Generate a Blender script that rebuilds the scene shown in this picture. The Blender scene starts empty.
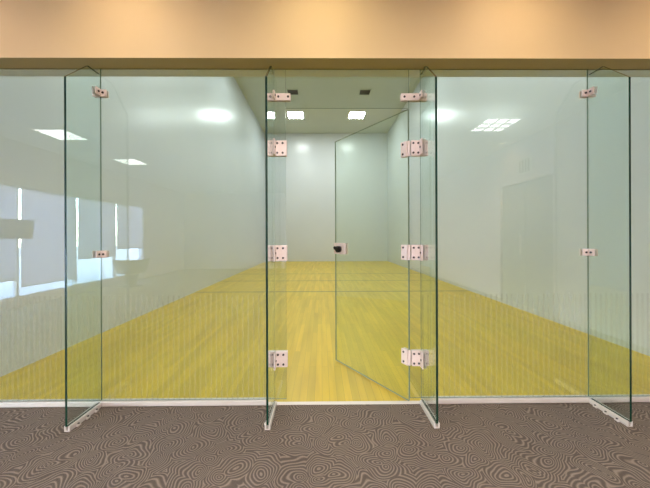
import bpy, bmesh, math
from mathutils import Vector, Matrix

SC = bpy.context.scene
COL = SC.collection

# ------------------------------------------------------------------ materials
def srgb(r, g, b):
    def f(c):
        c /= 255.0
        return c / 12.92 if c <= 0.04045 else ((c + 0.055) / 1.055) ** 2.4
    return (f(r), f(g), f(b), 1.0)

class NT:
    """tiny node helper"""
    def __init__(self, name):
        self.m = bpy.data.materials.new(name)
        self.m.use_nodes = True
        self.t = self.m.node_tree
        self.t.nodes.clear()
        self.out = self.t.nodes.new('ShaderNodeOutputMaterial')
    def n(self, typ, **kw):
        nd = self.t.nodes.new('ShaderNode' + typ)
        for k, v in kw.items():
            setattr(nd, k, v)
        return nd
    def put(self, sock, v):
        if isinstance(v, bpy.types.NodeSocket):
            self.t.links.new(v, sock)
        else:
            sock.default_value = v
    def math(self, op, a, b=0.0, c=0.0):
        nd = self.n('Math', operation=op)
        self.put(nd.inputs[0], a); self.put(nd.inputs[1], b); self.put(nd.inputs[2], c)
        return nd.outputs[0]
    def mix(self, f, a, b, mode='MIX'):
        nd = self.n('Mix', data_type='RGBA', blend_type=mode)
        self.put(nd.inputs[0], f); self.put(nd.inputs[6], a); self.put(nd.inputs[7], b)
        return nd.outputs[2]
    def ramp(self, f, stops):
        nd = self.n('ValToRGB')
        e = nd.color_ramp.elements
        e[0].position, e[0].color = stops[0]
        e[1].position, e[1].color = stops[-1]
        for p, c in stops[1:-1]:
            x = e.new(p); x.color = c
        self.put(nd.inputs[0], f)
        return nd.outputs[0]
    def bsdf(self, color=(.8, .8, .8, 1), rough=.5, metal=0.0, spec=.5, normal=None):
        p = self.n('BsdfPrincipled')
        self.put(p.inputs['Base Color'], color)
        self.put(p.inputs['Roughness'], rough)
        self.put(p.inputs['Metallic'], metal)
        self.put(p.inputs['Specular IOR Level'], spec)
        if normal is not None:
            self.put(p.inputs['Normal'], normal)
        self.put(self.out.inputs['Surface'], p.outputs[0])
        return p
    def pos(self):
        return self.n('NewGeometry').outputs['Position']

def simple(name, color, rough=.5, metal=0.0, spec=.5, vary=0.06, scale=6.0):
    t = NT(name)
    nz = t.n('TexNoise'); nz.inputs['Scale'].default_value = scale; nz.inputs['Detail'].default_value = 4
    t.put(nz.inputs['Vector'], t.pos())
    dark = tuple(c * (1 - vary) for c in color[:3]) + (1,)
    lite = tuple(min(1, c * (1 + vary)) for c in color[:3]) + (1,)
    t.bsdf(t.mix(nz.outputs[0], dark, lite), rough, metal, spec)
    return t.m

def mat_court_wall():
    t = NT('court_wall_paint')
    p = t.pos()
    nz = t.n('TexNoise'); nz.inputs['Scale'].default_value = .7; nz.inputs['Detail'].default_value = 5
    t.put(nz.inputs['Vector'], p)
    c = t.mix(nz.outputs[0], (.60, .635, .665, 1), (.66, .69, .715, 1))
    # small ball scuffs
    v = t.n('TexVoronoi'); v.inputs['Scale'].default_value = 1.1
    t.put(v.inputs['Vector'], p)
    f = t.math('LESS_THAN', v.outputs['Distance'], .022)
    c = t.mix(t.math('MULTIPLY', f, .45), c, (.25, .27, .24, 1))
    r = t.math('MULTIPLY_ADD', nz.outputs[0], .02, .245)
    t.bsdf(c, r, 0, .55)
    return t.m

def mat_court_floor():
    t = NT('maple_court_floor')
    sep = t.n('SeparateXYZ'); t.put(sep.inputs[0], t.pos())
    comb = t.n('CombineXYZ')
    t.put(comb.inputs[0], sep.outputs[1]); t.put(comb.inputs[1], sep.outputs[0])
    b = t.n('TexBrick'); b.offset = .37; b.offset_frequency = 2
    t.put(b.inputs['Vector'], comb.outputs[0])
    b.inputs['Color1'].default_value = (.77, .49, .03, 1)
    b.inputs['Color2'].default_value = (.57, .375, .025, 1)
    b.inputs['Mortar'].default_value = (.36, .22, .02, 1)
    b.inputs['Scale'].default_value = 1.0
    b.inputs['Mortar Size'].default_value = .0012
    b.inputs['Brick Width'].default_value = .95
    b.inputs['Row Height'].default_value = .057
    mp = t.n('Mapping'); mp.inputs['Scale'].default_value = (14, 1.1, 1)
    t.put(mp.inputs['Vector'], t.pos())
    g = t.n('TexNoise'); g.inputs['Scale'].default_value = 1.0; g.inputs['Detail'].default_value = 6
    t.put(g.inputs['Vector'], mp.outputs[0])
    c = t.mix(t.ramp(g.outputs[0], [(.42,(0,0,0,1)),(.75,(.6,.6,.6,1))]), b.outputs['Color'], (.40, .235, .02, 1))
    big = t.n('TexNoise'); big.inputs['Scale'].default_value = .9; big.inputs['Detail'].default_value = 3
    t.put(big.inputs['Vector'], t.pos())
    c = t.mix(t.math('MULTIPLY', big.outputs[0], .6), c, (.64, .52, .035, 1))
    y = sep.outputs[1]
    tot = None
    for y0, w in ((4.27, .085), (5.85, .07), (7.35, .07)):
        d = t.math('ABSOLUTE', t.math('SUBTRACT', y, y0))
        k = t.math('LESS_THAN', d, w / 2)
        tot = k if tot is None else t.math('MAXIMUM', tot, k)
    c = t.mix(t.math('MULTIPLY', tot, .75), c, (.10, .09, .03, 1))
    t.bsdf(c, t.math('MULTIPLY_ADD', g.outputs[0], .10, .285), 0, .42)
    return t.m

def mat_carpet():
    t = NT('swirl_carpet')
    p = t.pos()
    dn = t.n('TexNoise'); dn.inputs['Scale'].default_value = 5.0; dn.inputs['Detail'].default_value = 1
    t.put(dn.inputs['Vector'], p)
    vm = t.n('VectorMath', operation='MULTIPLY_ADD')
    t.put(vm.inputs[0], dn.outputs['Color']); vm.inputs[1].default_value = (.17, .17, 0); t.put(vm.inputs[2], p)
    v = t.n('TexVoronoi', voronoi_dimensions='2D'); v.inputs['Scale'].default_value = 7.2
    t.put(v.inputs['Vector'], vm.outputs[0])
    s = t.math('SINE', t.math('MULTIPLY', v.outputs['Distance'], 56.0))
    s2 = t.math('MULTIPLY_ADD', s, .5, .5)
    s3 = t.math('POWER', s2, 2.2)
    big = t.n('TexNoise'); big.inputs['Scale'].default_value = 1.4; big.inputs['Detail'].default_value = 4
    t.put(big.inputs['Vector'], p)
    fine = t.n('TexNoise'); fine.inputs['Scale'].default_value = 240; fine.inputs['Detail'].default_value = 2
    t.put(fine.inputs['Vector'], p)
    base = t.mix(big.outputs[0], (.062, .047, .044, 1), (.115, .080, .056, 1))
    line = t.mix(big.outputs[0], (.36, .28, .24, 1), (.48, .355, .25, 1))
    c = t.mix(t.math('MULTIPLY', s3, .72), base, line)
    c = t.mix(.28, c, t.mix(fine.outputs[0], (.06, .05, .045, 1), (.36, .30, .25, 1)))
    bump = t.n('Bump'); bump.inputs['Strength'].default_value = .5; bump.inputs['Distance'].default_value = .006
    t.put(bump.inputs['Height'], t.math('ADD', fine.outputs[0], t.math('MULTIPLY', s3, .8)))
    t.bsdf(c, .95, 0, .1, bump.outputs[0])
    return t.m

def mat_glass(name, tint, etched=False):
    """one face of a glass sheet: clear tinted transmission and a Fresnel reflection"""
    t = NT(name)
    g = t.n('NewGeometry')
    d = t.n('VectorMath', operation='DOT_PRODUCT')
    t.put(d.inputs[0], g.outputs['Incoming']); t.put(d.inputs[1], g.outputs['Normal'])
    c = t.math('ABSOLUTE', d.outputs['Value'])
    f = t.math('MULTIPLY_ADD', t.math('POWER', t.math('SUBTRACT', 1.0, c), 5.0), .94, .06)
    tr = t.n('BsdfTransparent'); tr.inputs[0].default_value = tint
    gl = t.n('BsdfGlossy'); gl.inputs['Roughness'].default_value = 0.0; gl.inputs['Color'].default_value = (1, 1, 1, 1)
    mx = t.n('MixShader')
    t.put(mx.inputs[0], f); t.put(mx.inputs[1], tr.outputs[0]); t.put(mx.inputs[2], gl.outputs[0])
    res = mx.outputs[0]
    if etched:   # fine upright etched lines on the lower band of the sheet
        sep = t.n('SeparateXYZ'); t.put(sep.inputs[0], g.outputs['Position'])
        fr = t.math('FRACT', t.math('DIVIDE', sep.outputs[0], .0385))
        ln = t.math('LESS_THAN', fr, .28)
        lo = t.math('LESS_THAN', sep.outputs[2], .79)
        k = t.math('MULTIPLY', t.math('MULTIPLY', ln, lo), .09)
        df = t.n('BsdfDiffuse'); df.inputs[0].default_value = (.42, .38, .34, 1)
        m2 = t.n('MixShader')
        t.put(m2.inputs[0], k); t.put(m2.inputs[1], res); t.put(m2.inputs[2], df.outputs[0])
        res = m2.outputs[0]
    t.put(t.out.inputs['Surface'], res)
    return t.m

def mat_emit(name, color, strength):
    t = NT(name)
    e = t.n('Emission'); e.inputs[0].default_value = color; e.inputs[1].default_value = strength
    t.put(t.out.inputs['Surface'], e.outputs[0])
    return t.m

def mat_fabric(name, color, trans=.5):
    t = NT(name)
    w = t.n('TexNoise'); w.inputs['Scale'].default_value = 300
    t.put(w.inputs['Vector'], t.pos())
    c = t.mix(w.outputs[0], tuple(x * .92 for x in color[:3]) + (1,), color)
    a = t.n('BsdfDiffuse'); t.put(a.inputs[0], c)
    b = t.n('BsdfTranslucent'); t.put(b.inputs[0], c)
    m = t.n('MixShader'); m.inputs[0].default_value = trans
    t.put(m.inputs[1], a.outputs[0]); t.put(m.inputs[2], b.outputs[0])
    t.put(t.out.inputs['Surface'], m.outputs[0])
    return t.m

M = dict(
    wall=mat_court_wall(),
    court_ceiling=simple('court_ceiling_paint', (.50, .535, .45, 1), .55, 0, .3, .05, 1.5),
    court_floor=mat_court_floor(),
    carpet=mat_carpet(),
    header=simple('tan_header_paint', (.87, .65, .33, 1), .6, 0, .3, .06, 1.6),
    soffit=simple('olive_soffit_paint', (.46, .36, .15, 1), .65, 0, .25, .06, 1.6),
    lobby_wall=simple('lobby_wall_paint', (.66, .60, .65, 1), .7, 0, .2, .03, 1.2),
    lobby_ceiling=simple('lobby_ceiling_tile', (.62, .60, .58, 1), .85, 0, .2, .03, 2),
    glass=mat_glass('clear_panel_glass', (.93, .964, .955, 1), True),
    fin_glass=mat_glass('greenish_fin_glass', (.925, .97, .953, 1)),
    strip_glass=mat_glass('plain_panel_glass', (.93, .964, .955, 1)),
    door_glass=mat_glass('door_glass', (.935, .98, .945, 1)),
    window_glass=mat_glass('window_pane_glass', (.97, .98, .99, 1)),
    edge=simple('dark_green_glass_edge', (.006, .035, .022, 1), .25, 0, .4, .1, 3),
    panel_edge=simple('mid_green_glass_edge', (.17, .25, .19, 1), .25, 0, .5, .1, 3),
    door_edge=simple('pale_green_glass_edge', (.26, .33, .25, 1), .25, 0, .5, .1, 3),
    seal=simple('dark_seam_seal', (.05, .07, .055, 1), .5, 0, .4, .1, 3),
    plate=simple('satin_nickel_plate', (.88, .74, .68, 1), .42, .12, .5, .05, 30),
    rail=simple('pale_anodised_rail', (.74, .66, .60, 1), .45, .25, .5, .05, 12),
    bolt=simple('dark_bolt', (.06, .045, .04, 1), .4, .5, .5, .1, 30),
    black=simple('black_lock_metal', (.012, .012, .012, 1), .35, .4, .5, .1, 20),
    warm_lamp=mat_emit('warm_downlight_lens', (1.0, .70, .38, 1), 3),
    white=simple('white_metal', (.75, .75, .72, 1), .5, 0, .4, .03, 8),
    slat=simple('dark_vent_slat', (.10, .10, .085, 1), .6, 0, .3, .05, 8),
    mullion=simple('pale_window_frame', (.78, .78, .80, 1), .45, 0, .4, .02, 8),
    blind=mat_fabric('grey_blind_cloth', (.60, .56, .60, 1), .68),
    door_paint=simple('dark_lobby_door', (.20, .20, .20, 1), .5, 0, .4, .05, 2),
    screen=simple('blue_grey_screen', (.22, .22, .42, 1), .3, 0, .5, .05, 3),
    leather=simple('olive_grey_upholstery', (.14, .14, .11, 1), .6, 0, .3, .1, 10),
    grass=simple('pale_paving_outside', (.45, .45, .42, 1), .9, 0, .2, .1, .5),
)

# ------------------------------------------------------------------ mesh helpers
class MB:
    def __init__(self):
        self.bm = bmesh.new()
    def box(self, x0, x1, y0, y1, z0, z1, mi=0, edge=None):
        """edge: (axis, material index) the faces NOT facing along axis get that index"""
        v = [self.bm.verts.new(c) for c in ((x0,y0,z0),(x1,y0,z0),(x1,y1,z0),(x0,y1,z0),(x0,y0,z1),(x1,y0,z1),(x1,y1,z1),(x0,y1,z1))]
        fs = (((0,3,2,1),2),((4,5,6,7),2),((0,1,5,4),1),((2,3,7,6),1),((1,2,6,5),0),((3,0,4,7),0))
        for idx, ax in fs:
            f = self.bm.faces.new([v[i] for i in idx])
            f.material_index = mi if (edge is None or ax == edge[0]) else edge[1]
        return self
    def prism(self, pts, axis, a0, a1, mi=0, emi=None):
        """extrude a polygon (2-D pts in the other two axes) along axis from a0 to a1"""
        def mk(p, a):
            q = list(p); q.insert(axis, a); return self.bm.verts.new(q)
        A = [mk(p, a0) for p in pts]; B = [mk(p, a1) for p in pts]
        f = self.bm.faces.new(A); f.material_index = mi
        f = self.bm.faces.new(B[::-1]); f.material_index = mi
        n = len(pts)
        for i in range(n):
            f = self.bm.faces.new((A[(i+1) % n], A[i], B[i], B[(i+1) % n]))
            f.material_index = mi if emi is None else emi
        return self
    def cyl(self, c, axis, r, h, n=20, mi=0, r2=None):
        d = Vector((0, 0, 1))
        rot = {0: Matrix.Rotation(math.pi/2, 4, 'Y'), 1: Matrix.Rotation(-math.pi/2, 4, 'X'), 2: Matrix.Identity(4)}[axis]
        r_ = bmesh.ops.create_cone(self.bm, cap_ends=True, segments=n, radius1=r, radius2=r if r2 is None else r2, depth=h,
                                   matrix=Matrix.Translation(c) @ rot)
        fs = {f for v in r_['verts'] for f in v.link_faces}
        for f in fs:
            f.material_index = mi; f.smooth = len(f.verts) == 4
        return self
    def lathe(self, c, prof, n=32, mi=0):
        rings = []
        for r, z in prof:
            rings.append([self.bm.verts.new((c[0]+r*math.cos(2*math.pi*i/n), c[1]+r*math.sin(2*math.pi*i/n), c[2]+z)) for i in range(n)])
        for a, b in zip(rings, rings[1:]):
            for i in range(n):
                f = self.bm.faces.new((a[i], a[(i+1) % n], b[(i+1) % n], b[i])); f.smooth = True; f.material_index = mi
        self.bm.faces.new(rings[0][::-1]); self.bm.faces.new(rings[-1])
        return self
    def build(self, name, mats, parent=None, bevel=0.0):
        bmesh.ops.recalc_face_normals(self.bm, faces=self.bm.faces)
        me = bpy.data.meshes.new(name)
        self.bm.to_mesh(me); self.bm.free()
        for m in (mats if isinstance(mats, (list, tuple)) else [mats]):
            me.materials.append(M[m])
        o = bpy.data.objects.new(name, me)
        COL.objects.link(o)
        if parent is not None:
            o.parent = parent
            o.matrix_parent_inverse = Matrix.Identity(4)
        if bevel:
            b = o.modifiers.new('bevel', 'BEVEL'); b.width = bevel; b.segments = 2; b.limit_method = 'ANGLE'
        return o

def empty(name, loc, rz=0.0):
    o = bpy.data.objects.new(name, None)
    o.empty_display_size = .1
    o.location = loc; o.rotation_euler = (0, 0, rz)
    COL.objects.link(o)
    return o

def tag(o, label, cat, group=None):
    o['label'] = label; o['category'] = cat
    if group: o['group'] = group
    return o

def struct(o, label=None, cat=None):
    o['kind'] = 'structure'
    if label: o['label'] = label
    if cat: o['category'] = cat
    return o

def children(o):
    return [c for c in bpy.data.objects if c.parent == o]

def copy_tree(o, parent=None):
    kids = children(o)
    c = o.copy(); COL.objects.link(c)
    if parent is not None: c.parent = parent
    for k in kids: copy_tree(k, c)
    return c

# ------------------------------------------------------------------ dimensions (metres)
CX0, CX1 = -2.80, 3.29          # court side walls
CL, CH = 12.19, 6.37            # court length, height
LX0, LX1, LY, LH = -5.30, 3.50, -9.0, 2.90
HZ = 2.43                       # underside of the header
F1, F2, F3, F4 = -1.592, -.343, .723, 1.951     # fins
DX0, DX1, DH = -.258, .638, 2.145               # door opening
GT = .007                       # half thickness of fins and door
GP = .004                       # half thickness of the panels

# ------------------------------------------------------------------ court shell
struct(MB().box(CX0-.15, CX1+.15, 0, CL+.15, -.1, 0).build('floor', 'court_floor'),
       'glossy yellow maple strip floor of the court behind the glass', 'floor')
struct(MB().box(CX0-.15, CX1+.15, -.02, CL+.15, CH, CH+.1).build('ceiling', 'court_ceiling'),
       'high grey-green ceiling of the court', 'ceiling')
struct(MB().box(CX0-.15, CX0, .02, CL, 0, CH).build('wall_left', 'wall'), 'left side wall of the court, pale glossy panels', 'wall')
struct(MB().box(CX1, CX1+.15, .02, CL, 0, CH).build('wall_right', 'wall'), 'right side wall of the court, pale glossy panels', 'wall')
struct(MB().box(CX0-.15, CX1+.15, CL, CL+.15, 0, CH).build('wall_back', 'wall'), 'far end wall of the court', 'wall')
struct(MB().box(CX0-.15, CX1+.15, .008, .10, HZ, CH).build('wall_upper', 'wall'), 'court wall above the glass front, seen from inside', 'wall')

# ------------------------------------------------------------------ lobby shell
struct(MB().box(LX0-.6, LX1+.15, LY-.15, 0, -.1, 0).build('floor_lobby', 'carpet'),
       'brown carpet with swirling arcs in front of the glass wall', 'floor')
struct(MB().box(LX0-.15, LX1+.15, LY-.15, -.128, LH, LH+.1).build('ceiling_lobby', 'lobby_ceiling'), 'lobby ceiling', 'ceiling')
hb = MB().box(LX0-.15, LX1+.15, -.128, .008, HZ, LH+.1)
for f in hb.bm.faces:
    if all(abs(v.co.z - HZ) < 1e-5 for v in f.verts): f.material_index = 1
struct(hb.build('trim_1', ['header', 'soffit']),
       'tan painted header beam running above the glass wall', 'header')
struct(MB().box(LX0-.15, CX0-.0, -.02, .10, 0, HZ).build('wall_front_left', 'lobby_wall'), 'lobby wall left of the glass', 'wall')
struct(MB().box(CX1, LX1+.15, -.02, .02, 0, HZ).build('wall_front_right', 'lobby_wall'), 'lobby wall right of the glass', 'wall')
struct(MB().box(LX0-.15, LX1+.15, LY-.15, LY, 0, LH).build('wall_rear', 'lobby_wall'), 'rear lobby wall behind the camera', 'wall')
# right lobby wall with a recessed doorway
DY0, DY1, DZ = -3.50, -2.22, 2.16
w = MB()
w.box(LX1, LX1+.15, LY, DY0, 0, LH).box(LX1, LX1+.15, DY1, -.02, 0, LH).box(LX1, LX1+.15, DY0, DY1, DZ, LH)
struct(w.build('wall_lobby_right', 'lobby_wall'), 'right lobby wall', 'wall')
d = struct(MB().box(LX1+.05, LX1+.10, DY0, DY1, 0, DZ).build('door_2', 'door_paint'), 'dark grey double door in the right lobby wall', 'door')
MB().box(LX1+.035, LX1+.052, DY0+.02, (DY0+DY1)/2-.01, .01, DZ-.02).build('door_leaf', 'door_paint', d, .003)
MB().box(LX1+.035, LX1+.052, (DY0+DY1)/2+.01, DY1-.02, .01, DZ-.02).build('door_leaf', 'door_paint', d, .003)
MB().cyl((LX1-.0, (DY0+DY1)/2-.08, 1.05), 2, .012, .35).box(LX1-.0, LX1+.04, (DY0+DY1)/2-.088, (DY0+DY1)/2-.072, .92, .94).box(LX1-.0, LX1+.04, (DY0+DY1)/2-.088, (DY0+DY1)/2-.072, 1.16, 1.18).build('door_handle', 'plate', d)

# left lobby wall: a run of windows
SILL, HEAD = .14, 2.14
ws = [-.55, -1.75, -2.99, -4.18, -5.37, -6.50]
w = MB()
w.box(LX0-.15, LX0, LY, -.02, 0, SILL).box(LX0-.15, LX0, LY, -.02, HEAD, LH)
w.box(LX0-.15, LX0, ws[0], -.02, SILL, HEAD).box(LX0-.15, LX0, LY, ws[-1], SILL, HEAD)
struct(w.build('wall_lobby_left', 'lobby_wall'), 'left lobby wall with a run of tall windows', 'wall')
blinds = [.45, .50, .36, .76, .93]
for i in range(5):
    y1, y0 = ws[i], ws[i+1]
    f = MB()
    f.box(LX0-.10, LX0-.03, y0, y0+.02, SILL, HEAD).box(LX0-.10, LX0-.03, y1-.02, y1, SILL, HEAD)
    f.box(LX0-.10, LX0-.03, y0+.02, y1-.02, SILL, SILL+.05).box(LX0-.10, LX0-.03, y0+.02, y1-.02, HEAD-.05, HEAD)
    wn = struct(f.build('window_%d' % (i+1), 'mullion'))
    MB().box(LX0-.07, LX0-.062, y0+.02, y1-.02, SILL+.05, HEAD-.05).build('window_pane', 'window_glass', wn)
    where = ['nearest the glass wall', 'second from the glass wall, its hem at knee height', 'hanging lowest, third from the glass wall',
             'fourth from the glass wall', 'raised highest, farthest from the glass wall'][i]
    b = MB().box(LX0-.022, LX0-.018, y0+.045, y1-.045, blinds[i], HEAD-.06).build('roller_blind', 'blind')
    tag(b, 'grey roller blind ' + where, 'blind', 'roller blinds on the lobby windows')
    MB().cyl((LX0-.02, (y0+y1)/2, HEAD-.035), 1, .022, y1-y0-.09).build('blind_tube', 'mullion', b)
    MB().box(LX0-.027, LX0-.013, y0+.045, y1-.045, blinds[i]-.025, blinds[i]).build('hem_bar', 'mullion', b)
struct(MB().box(-40, LX0-.60, -40, 30, -.12, -.02).build('floor_outside', 'grass'), 'pale paving outside the lobby windows', 'ground')

# ------------------------------------------------------------------ glass wall panels
def seam(mb, x):
    mb.box(x-.003, x+.003, -.006, .006, .036, HZ)

def panel(x0, x1, z0, z1, label, name='glass_screen', group='fixed glass panels of the court front', mat='glass'):
    o = MB().box(x0, x1, -GP, GP, z0, z1, 0, (1, 1)).build(name, [mat, 'panel_edge'])
    return tag(o, label, 'glass panel', group)

Z0 = .036
panel(CX0, F1-.0015, Z0, HZ, 'wide clear glass panel left of the leftmost fin, at the left end')
panel(F1+.0015, F2-.0015, Z0, HZ, 'wide clear glass panel between the leftmost fin and the fin left of the doorway')
panel(F2+.0015, DX0, Z0, HZ, 'narrow upright glass strip forming the left side of the doorway', mat='strip_glass')
panel(DX1+.002, F3-.0015, Z0, HZ, 'narrow upright glass strip the open door is hinged on', mat='strip_glass')
panel(F3+.0015, F4-.0015, Z0, HZ, 'wide clear glass panel between the fin right of the doorway and the rightmost fin')
panel(F4+.0015, CX1, Z0, HZ, 'wide clear glass panel right of the rightmost fin, at the right end')
panel(DX0+.002, DX1-.0, DH, HZ, 'short glass transom panel above the doorway', 'glass_transom')

# pale base rails carrying the panels
for k, (x0, x1, lab) in enumerate(((CX0, F2-.004, 'pale metal base rail under the two left glass panels'),
                                   (F3+.004, CX1, 'pale metal base rail under the two right glass panels'))):
    r = MB().box(x0, x1, -.022, -GT-.001, 0, .036).box(x0, x1, GT+.001, .022, 0, .036).box(x0, x1, -.022, .022, 0, .006)
    struct(r.build('trim_%d' % (k+2), 'rail', None, .002), lab, 'rail')
struct(MB().box(F2+.004, F3-.004, -.018, .018, 0, .005).build('trim_4', 'rail', None, .002), 'thin pale threshold strip across the doorway', 'threshold')

# ------------------------------------------------------------------ fittings
def patch(parent, x0, x1, zc, h, fx, rows, cols, name='patch_fitting', leg=.05):
    """plates clamped on both faces of the glass from x0 to x1 plus ears on the fin at fx; returns front plate"""
    m = MB()
    m.box(x0, x1, -GP-.012, -GP-.001, zc-h/2, zc+h/2)
    for s in (-1, 1):
        a, b = sorted((fx+s*(GT+.0003), fx+s*(GT+.008)))
        m.box(a, b, -GT-.010-leg, -GT-.008, zc-h/2, zc+h/2)
    p = m.build(name, 'plate', parent, .0025)
    MB().box(x0, x1, GP+.001, GP+.011, zc-h/2, zc+h/2).build('back_plate', 'plate', p, .0025)
    for cx in cols:
        for rz in rows:
            MB().cyl((cx, -GT-.011, zc+rz), 1, .0075, .006, 14).build('bolt', 'bolt', p)
    MB().cyl((fx-GT-.009, -GT-.01-leg*.5, zc), 0, .0075, .006, 14).build('bolt', 'bolt', p)
    MB().cyl((fx+GT+.009, -GT-.01-leg*.5, zc), 0, .0075, .006, 14).build('bolt', 'bolt', p)
    return p

FD, FTOP, FCH, FLOW = -.2875, 2.383, -.118, 2.215
def fin(x, label):
    e = empty('glass_fin', (x, 0, 0))
    tag(e, label, 'glass fin', 'upright glass fins bracing the court front')
    pts = [(-.014, .034), (FD, .034), (FD, FLOW), (FCH, FTOP), (-.014, FTOP)]
    g = MB().prism(pts, 0, -GT, GT, 0, 1)
    for f in g.bm.faces:                       # the ground rear edge is clear-bonded to the panels
        if all(abs(v.co.y + .014) < 1e-5 for v in f.verts): f.material_index = 0
    g.build('glass_sheet', ['fin_glass', 'edge'], e)
    MB().box(-.018, -GT-.0005, FD+.004, -.024, 0, .034).box(GT+.0005, .018, FD+.004, -.024, 0, .034).box(-.018, .018, FD+.004, -.024, 0, .006).build('base_channel', 'rail', e, .002)
    return e

def clips(e, s):
    for yy in (-.075, -.15, -.225):
        c = MB().box(*sorted((s*.018, s*.030)), yy-.014, yy+.014, 0, .014).build('base_clip', 'rail', e, .003)
        MB().cyl((s*.024, yy, .016), 2, .006, .005, 12).build('bolt', 'bolt', c)

fins = []
for x, lab in ((F1, 'leftmost upright glass fin, between the two wide left panels'),
               (F4, 'rightmost upright glass fin, between the two wide right panels')):
    e = fin(x, lab)
    for zc in (2.25, 1.092):
        patch(e, -.050, .050, zc, .05, 0, (0,), (-.028, .028), leg=.045)
    clips(e, 1 if x < 0 else -1)
e = fin(F2, 'glass fin at the left edge of the doorway, seen nearly edge on')
patch(e, -.045, .122, 2.222, .052, 0, (0,), (-.026, .035, .105), leg=.05)
for zc in (1.852, 1.095, .328):
    patch(e, -.045, .094, zc, .112, 0, (-.035, .035), (-.026, .026, .065), leg=.05)
clips(e, -1)
e = fin(F3, 'glass fin at the right edge of the doorway, beside the open door')
patch(e, -.145, .045, 2.222, .052, 0, (0,), (-.12, -.05, .026), leg=.05)
for zc in (1.852, 1.095, .328):
    patch(e, -.072, .05, zc, .112, 0, (-.035, .035), (-.057, -.022, .028), leg=.05)
clips(e, 1)

# ------------------------------------------------------------------ the open glass door, hinged right, swung into the court
ang = math.atan2(.713, -.50)           # direction from hinge to free edge
L = .871
dr = MB().box(.004, L, -GT, GT, .012, DH-.006, 0, (1, 1)).build('door_1', ['door_glass', 'door_edge'])
dr.location = (DX1, .0, 0); dr.rotation_euler = (0, 0, ang)
struct(dr, 'frameless glass door standing open into the court, hinged on its right', 'door')
for zc in (1.852, 1.095, .328):
    h = MB().box(.006, .062, -GT-.010, -GT, zc-.056, zc+.056).box(.006, .062, GT, GT+.010, zc-.056, zc+.056)
    h.cyl((.000, .0, zc), 2, .009, .112, 16)
    h = h.build('door_hinge', 'plate', dr, .0025)
    for rz in (-.035, .035):
        MB().cyl((.040, GT+.011, zc+rz), 1, .0075, .006, 14).cyl((.040, -GT-.011, zc+rz), 1, .0075, .006, 14).build('bolt', 'bolt', h)
zc = 1.10
lk = MB().box(L-.165, L+.004, -GT-.014, -GT, zc-.053, zc+.053).box(L-.165, L+.004, GT, GT+.014, zc-.053, zc+.053)
lk = lk.build('lock_plate', 'plate', dr, .003)
MB().cyl((L-.085, GT+.028, zc-.006), 1, .030, .028, 24).cyl((L-.085, GT+.046, zc-.006), 1, .022, .012, 24).build('door_knob', 'black', lk)
MB().cyl((L-.022, GT+.022, zc+.006), 1, .014, .016, 20).box(L-.075, L-.020, GT+.022, GT+.034, zc-.012, zc+.004).build('latch_turn', 'black', lk, .002)
MB().cyl((L-.085, -GT-.028, zc-.006), 1, .030, .028, 24).build('door_knob', 'black', lk)

# ------------------------------------------------------------------ court ceiling fixtures
LAMPS = dict(lamp=((.925, 1.0, .975), 51), lobby_lamp=((1.0, .96, .95), 7), added_fill=((1.0, .93, .89), 225))
def troffer(x, y, z, s, lamp, label, group, louvre=False):
    e = empty('ceiling_light', (x, y, z))
    tag(e, label, 'ceiling light', group)
    f = MB()
    h, t = s/2, .03
    f.box(-h-t, h+t, -h-t, -h, -.02, 0).box(-h-t, h+t, h, h+t, -.02, 0).box(-h-t, -h, -h, h, -.02, 0).box(h, h+t, -h, h, -.02, 0)
    f.build('light_frame', 'white', e)
    MB().box(-h, h, -h, h, -.012, -.002).build('diffuser', 'white', e)
    ld = bpy.data.lights.new('lamp_tube', 'AREA'); ld.shape = 'SQUARE'; ld.size = s - .01
    col, rad = LAMPS[lamp]
    ld.color = col; ld.energy = rad * math.pi * ld.size ** 2
    lo = bpy.data.objects.new('lamp_tube', ld); COL.objects.link(lo); lo.parent = e; lo.location = (0, 0, -.014); lo.visible_camera = True
    if louvre:
        lv = MB()
        for k in range(1, 3):
            q = -h + s*k/3
            lv.box(q-.006, q+.006, -h, h, -.035, -.012).box(-h, h, q-.006, q+.006, -.034, -.013)
        lv.build('louvre', 'white', e)
    return e

near = {10.05: 'near the far end wall', 6.1: 'at mid court', 2.15: 'above the glass end'}
for yy in (10.05, 6.1, 2.15):
    for xx, side in ((-1.075, 'left'), (1.50, 'right')):
        troffer(xx, yy, CH, .64, 'lamp', 'square white court ceiling light ' + near[yy] + ', the %s one of its pair' % side, 'court ceiling lights')
for xx, side in ((-1.0, 'left'), (1.56, 'right')):
    e = empty('ceiling_vent', (xx, 8.12, CH))
    tag(e, 'small dark slatted ceiling vent, the %s of two in the court' % side, 'vent', 'court ceiling vents')
    MB().box(-.2, .2, -.20, -.17, -.02, 0).box(-.2, .2, .17, .20, -.02, 0).box(-.2, -.18, -.17, .17, -.02, 0).box(.18, .2, -.17, .17, -.02, 0).build('vent_frame', 'court_ceiling', e)
    s = MB().box(-.18, .18, -.17, .17, -.004, -.001)
    for k in range(7):
        q = -.155+.044*k
        s.prism([(q, -.018), (q+.006, -.018), (q+.02, -.004), (q+.014, -.004)], 0, -.18, .18)
    s.build('vent_slats', 'slat', e)

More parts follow.
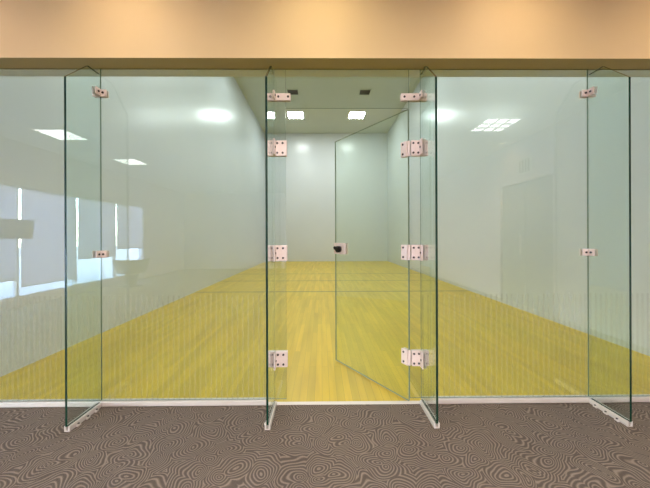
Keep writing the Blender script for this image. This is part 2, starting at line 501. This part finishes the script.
# ------------------------------------------------------------------ lobby fixtures (reflected in the glass, apart from the added fill lamps)
for (xx, yy, lab) in ((-4.22, -2.62, 'square lobby ceiling light by the first windows'), (-4.22, -4.30, 'square lobby ceiling light by the middle windows'),
                      (2.62, -2.22, 'louvred lobby ceiling light near the dark double door'),
                      (.02, -3.5, 'unseen fill light added in the middle column, nearest the glass wall'),  # middle column is added to brighten the lobby, clear of the reflections
                      (.02, -5.4, 'unseen fill light added in the middle column, second from the glass wall'), (.02, -7.5, 'unseen fill light added in the middle column, nearest the rear wall')):
    troffer(xx, yy, LH, .48, 'added_fill' if abs(xx) < 1 else 'lobby_lamp', lab, 'lobby ceiling lights', xx > 1)
for xx, yy, lab in ((3.30, -3.1, 'small warm downlight above the dark double door'),):
    e = empty('downlight', (xx, yy, LH)); tag(e, lab, 'downlight')
    MB().lathe((0, 0, 0), [(.075, 0), (.08, -.006), (.06, -.012), (.05, -.004)]).build('trim_ring', 'white', e)
    MB().cyl((0, 0, -.002), 2, .045, .004).build('lens', 'warm_lamp', e)
    ld = bpy.data.lights.new('downlight_bulb', 'SPOT'); ld.energy = 420; ld.color = (1, .76, .48); ld.spot_size = math.radians(95); ld.spot_blend = 1; ld.shadow_soft_size = .04
    lo = bpy.data.objects.new('bulb', ld); COL.objects.link(lo); lo.parent = e; lo.location = (0, 0, -.03); lo.rotation_euler = (0, math.radians(-38), 0)
for k, xx in enumerate((-2.6, -1.3, 0.0, 1.3, 2.6)):  # added fill lamps brightening the header, placed out of view
    e = empty('downlight', (xx, -.66, LH))
    tag(e, 'unseen fill lamp added to brighten the tan header, ' + ['leftmost of five', 'second from the left', 'middle of five', 'second from the right', 'rightmost of five'][k], 'downlight', 'added fill lamps along the header')
    MB().lathe((0, 0, 0), [(.055, 0), (.06, -.006), (.045, -.012), (.035, -.004)]).build('trim_ring', 'white', e)
    MB().cyl((0, 0, -.002), 2, .032, .004).build('lens', 'warm_lamp', e)
    ld = bpy.data.lights.new('downlight_bulb', 'SPOT'); ld.energy = 11; ld.color = [(1, .72, .56), (1, .80, .60), (1, .84, .56), (1, .80, .60), (1, .76, .54)][k]
    ld.spot_size = math.radians(150); ld.spot_blend = 1; ld.shadow_soft_size = .05
    lo = bpy.data.objects.new('bulb', ld); COL.objects.link(lo); lo.parent = e; lo.location = (0, 0, -.03); lo.rotation_euler = (math.radians(48), 0, 0)
e = empty('wall_vent', (LX1, -2.80, 2.42)); tag(e, 'small upright slatted grille on the wall above the dark door', 'vent')
MB().box(-.02, 0, -.16, .16, -.14, .14).build('vent_frame', 'white', e, .004)
s = MB()
for k in range(4): s.box(-.03, -.02, -.12+.07*k, -.09+.07*k, -.11, .11)
s.build('vent_slats', 'slat', e)
e = empty('display_screen', (LX0+.10, -2.70, 1.36)); tag(e, 'small blue-grey flat screen mounted in front of the lobby window', 'screen')
MB().box(-.02, .02, -.42, .36, -.17, .17).build('screen_panel', 'screen', e, .005)
MB().box(-.115, -.02, -.32, -.24, -.04, .04).build('mount_arm', 'slat', e)

# tub chair by the windows
e = empty('tub_chair', (-4.70, -5.05, 0), math.radians(-40)); tag(e, 'rounded dark olive tub chair in front of the lobby windows', 'chair')
MB().lathe((0, 0, 0), [(.24, 0), (.25, .015), (.22, .03), (.10, .06), (.16, .30)]).build('pedestal', 'slat', e)
MB().lathe((0, 0, .30), [(.05, 0), (.22, .03), (.30, .09), (.31, .14), (.28, .17)]).build('seat', 'leather', e)
sh = MB(); n = 24
ring = []
for i in range(n+1):
    a = math.radians(-20 + 220*i/n)
    row = []
    for (r, z) in ((.30, .34), (.40, .68), (.35, .68), (.27, .36)):
        row.append(sh.bm.verts.new((r*math.cos(a), r*math.sin(a), z)))
    ring.append(row)
for a, b in zip(ring, ring[1:]):
    for j in range(4):
        f = sh.bm.faces.new((a[j], a[(j+1) % 4], b[(j+1) % 4], b[j])); f.smooth = False
sh.bm.faces.new(ring[0]); sh.bm.faces.new(ring[-1][::-1])
sh.build('backrest', 'leather', e, .02)

# ------------------------------------------------------------------ lights and world
W = bpy.data.worlds.new('world'); SC.world = W; W.use_nodes = True
nt = W.node_tree
bg = nt.nodes['Background']
sky = nt.nodes.new('ShaderNodeTexSky')
sky.sky_type = 'NISHITA'; sky.sun_disc = False; sky.sun_elevation = math.radians(40); sky.sun_rotation = math.radians(90)
nt.links.new(sky.outputs[0], bg.inputs[0])
bg.inputs[1].default_value = 10

pl = bpy.data.lights.new('window_portal', 'AREA'); pl.shape = 'RECTANGLE'
pl.size = HEAD-SILL; pl.size_y = ws[0]-ws[-1]; pl.cycles.is_portal = True
po = bpy.data.objects.new('window_portal', pl); COL.objects.link(po)
po.location = (LX0-.2, (ws[0]+ws[-1])/2, (HEAD+SILL)/2); po.rotation_euler = (0, math.radians(-90), 0)

# ------------------------------------------------------------------ camera
cam = bpy.data.cameras.new('camera')
co = bpy.data.objects.new('camera', cam); COL.objects.link(co)
cam.sensor_width = 36; cam.lens = 286.7/650*36
cam.shift_x = .0017; cam.shift_y = -.0108
cam.clip_start = .02; cam.clip_end = 200
co.location = (0, -2.084, 1.21)
co.rotation_euler = (math.radians(90), math.radians(.2), math.radians(-.47))
SC.camera = co

SC.view_settings.view_transform = 'Standard'
SC.view_settings.look = 'None'
SC.view_settings.gamma = 1
SC.view_settings.exposure = 0.0
SC.view_settings.use_curve_mapping = False
cy = SC.cycles
cy.use_denoising = True
cy.denoising_prefilter = 'ACCURATE'
cy.denoising_input_passes = 'RGB_ALBEDO_NORMAL'
cy.use_adaptive_sampling = False
cy.caustics_reflective = False; cy.caustics_refractive = False
cy.blur_glossy = .5
cy.max_bounces = 14; cy.diffuse_bounces = 6; cy.glossy_bounces = 6; cy.transparent_max_bounces = 32; cy.transmission_bounces = 8
cy.sample_clamp_indirect = 6
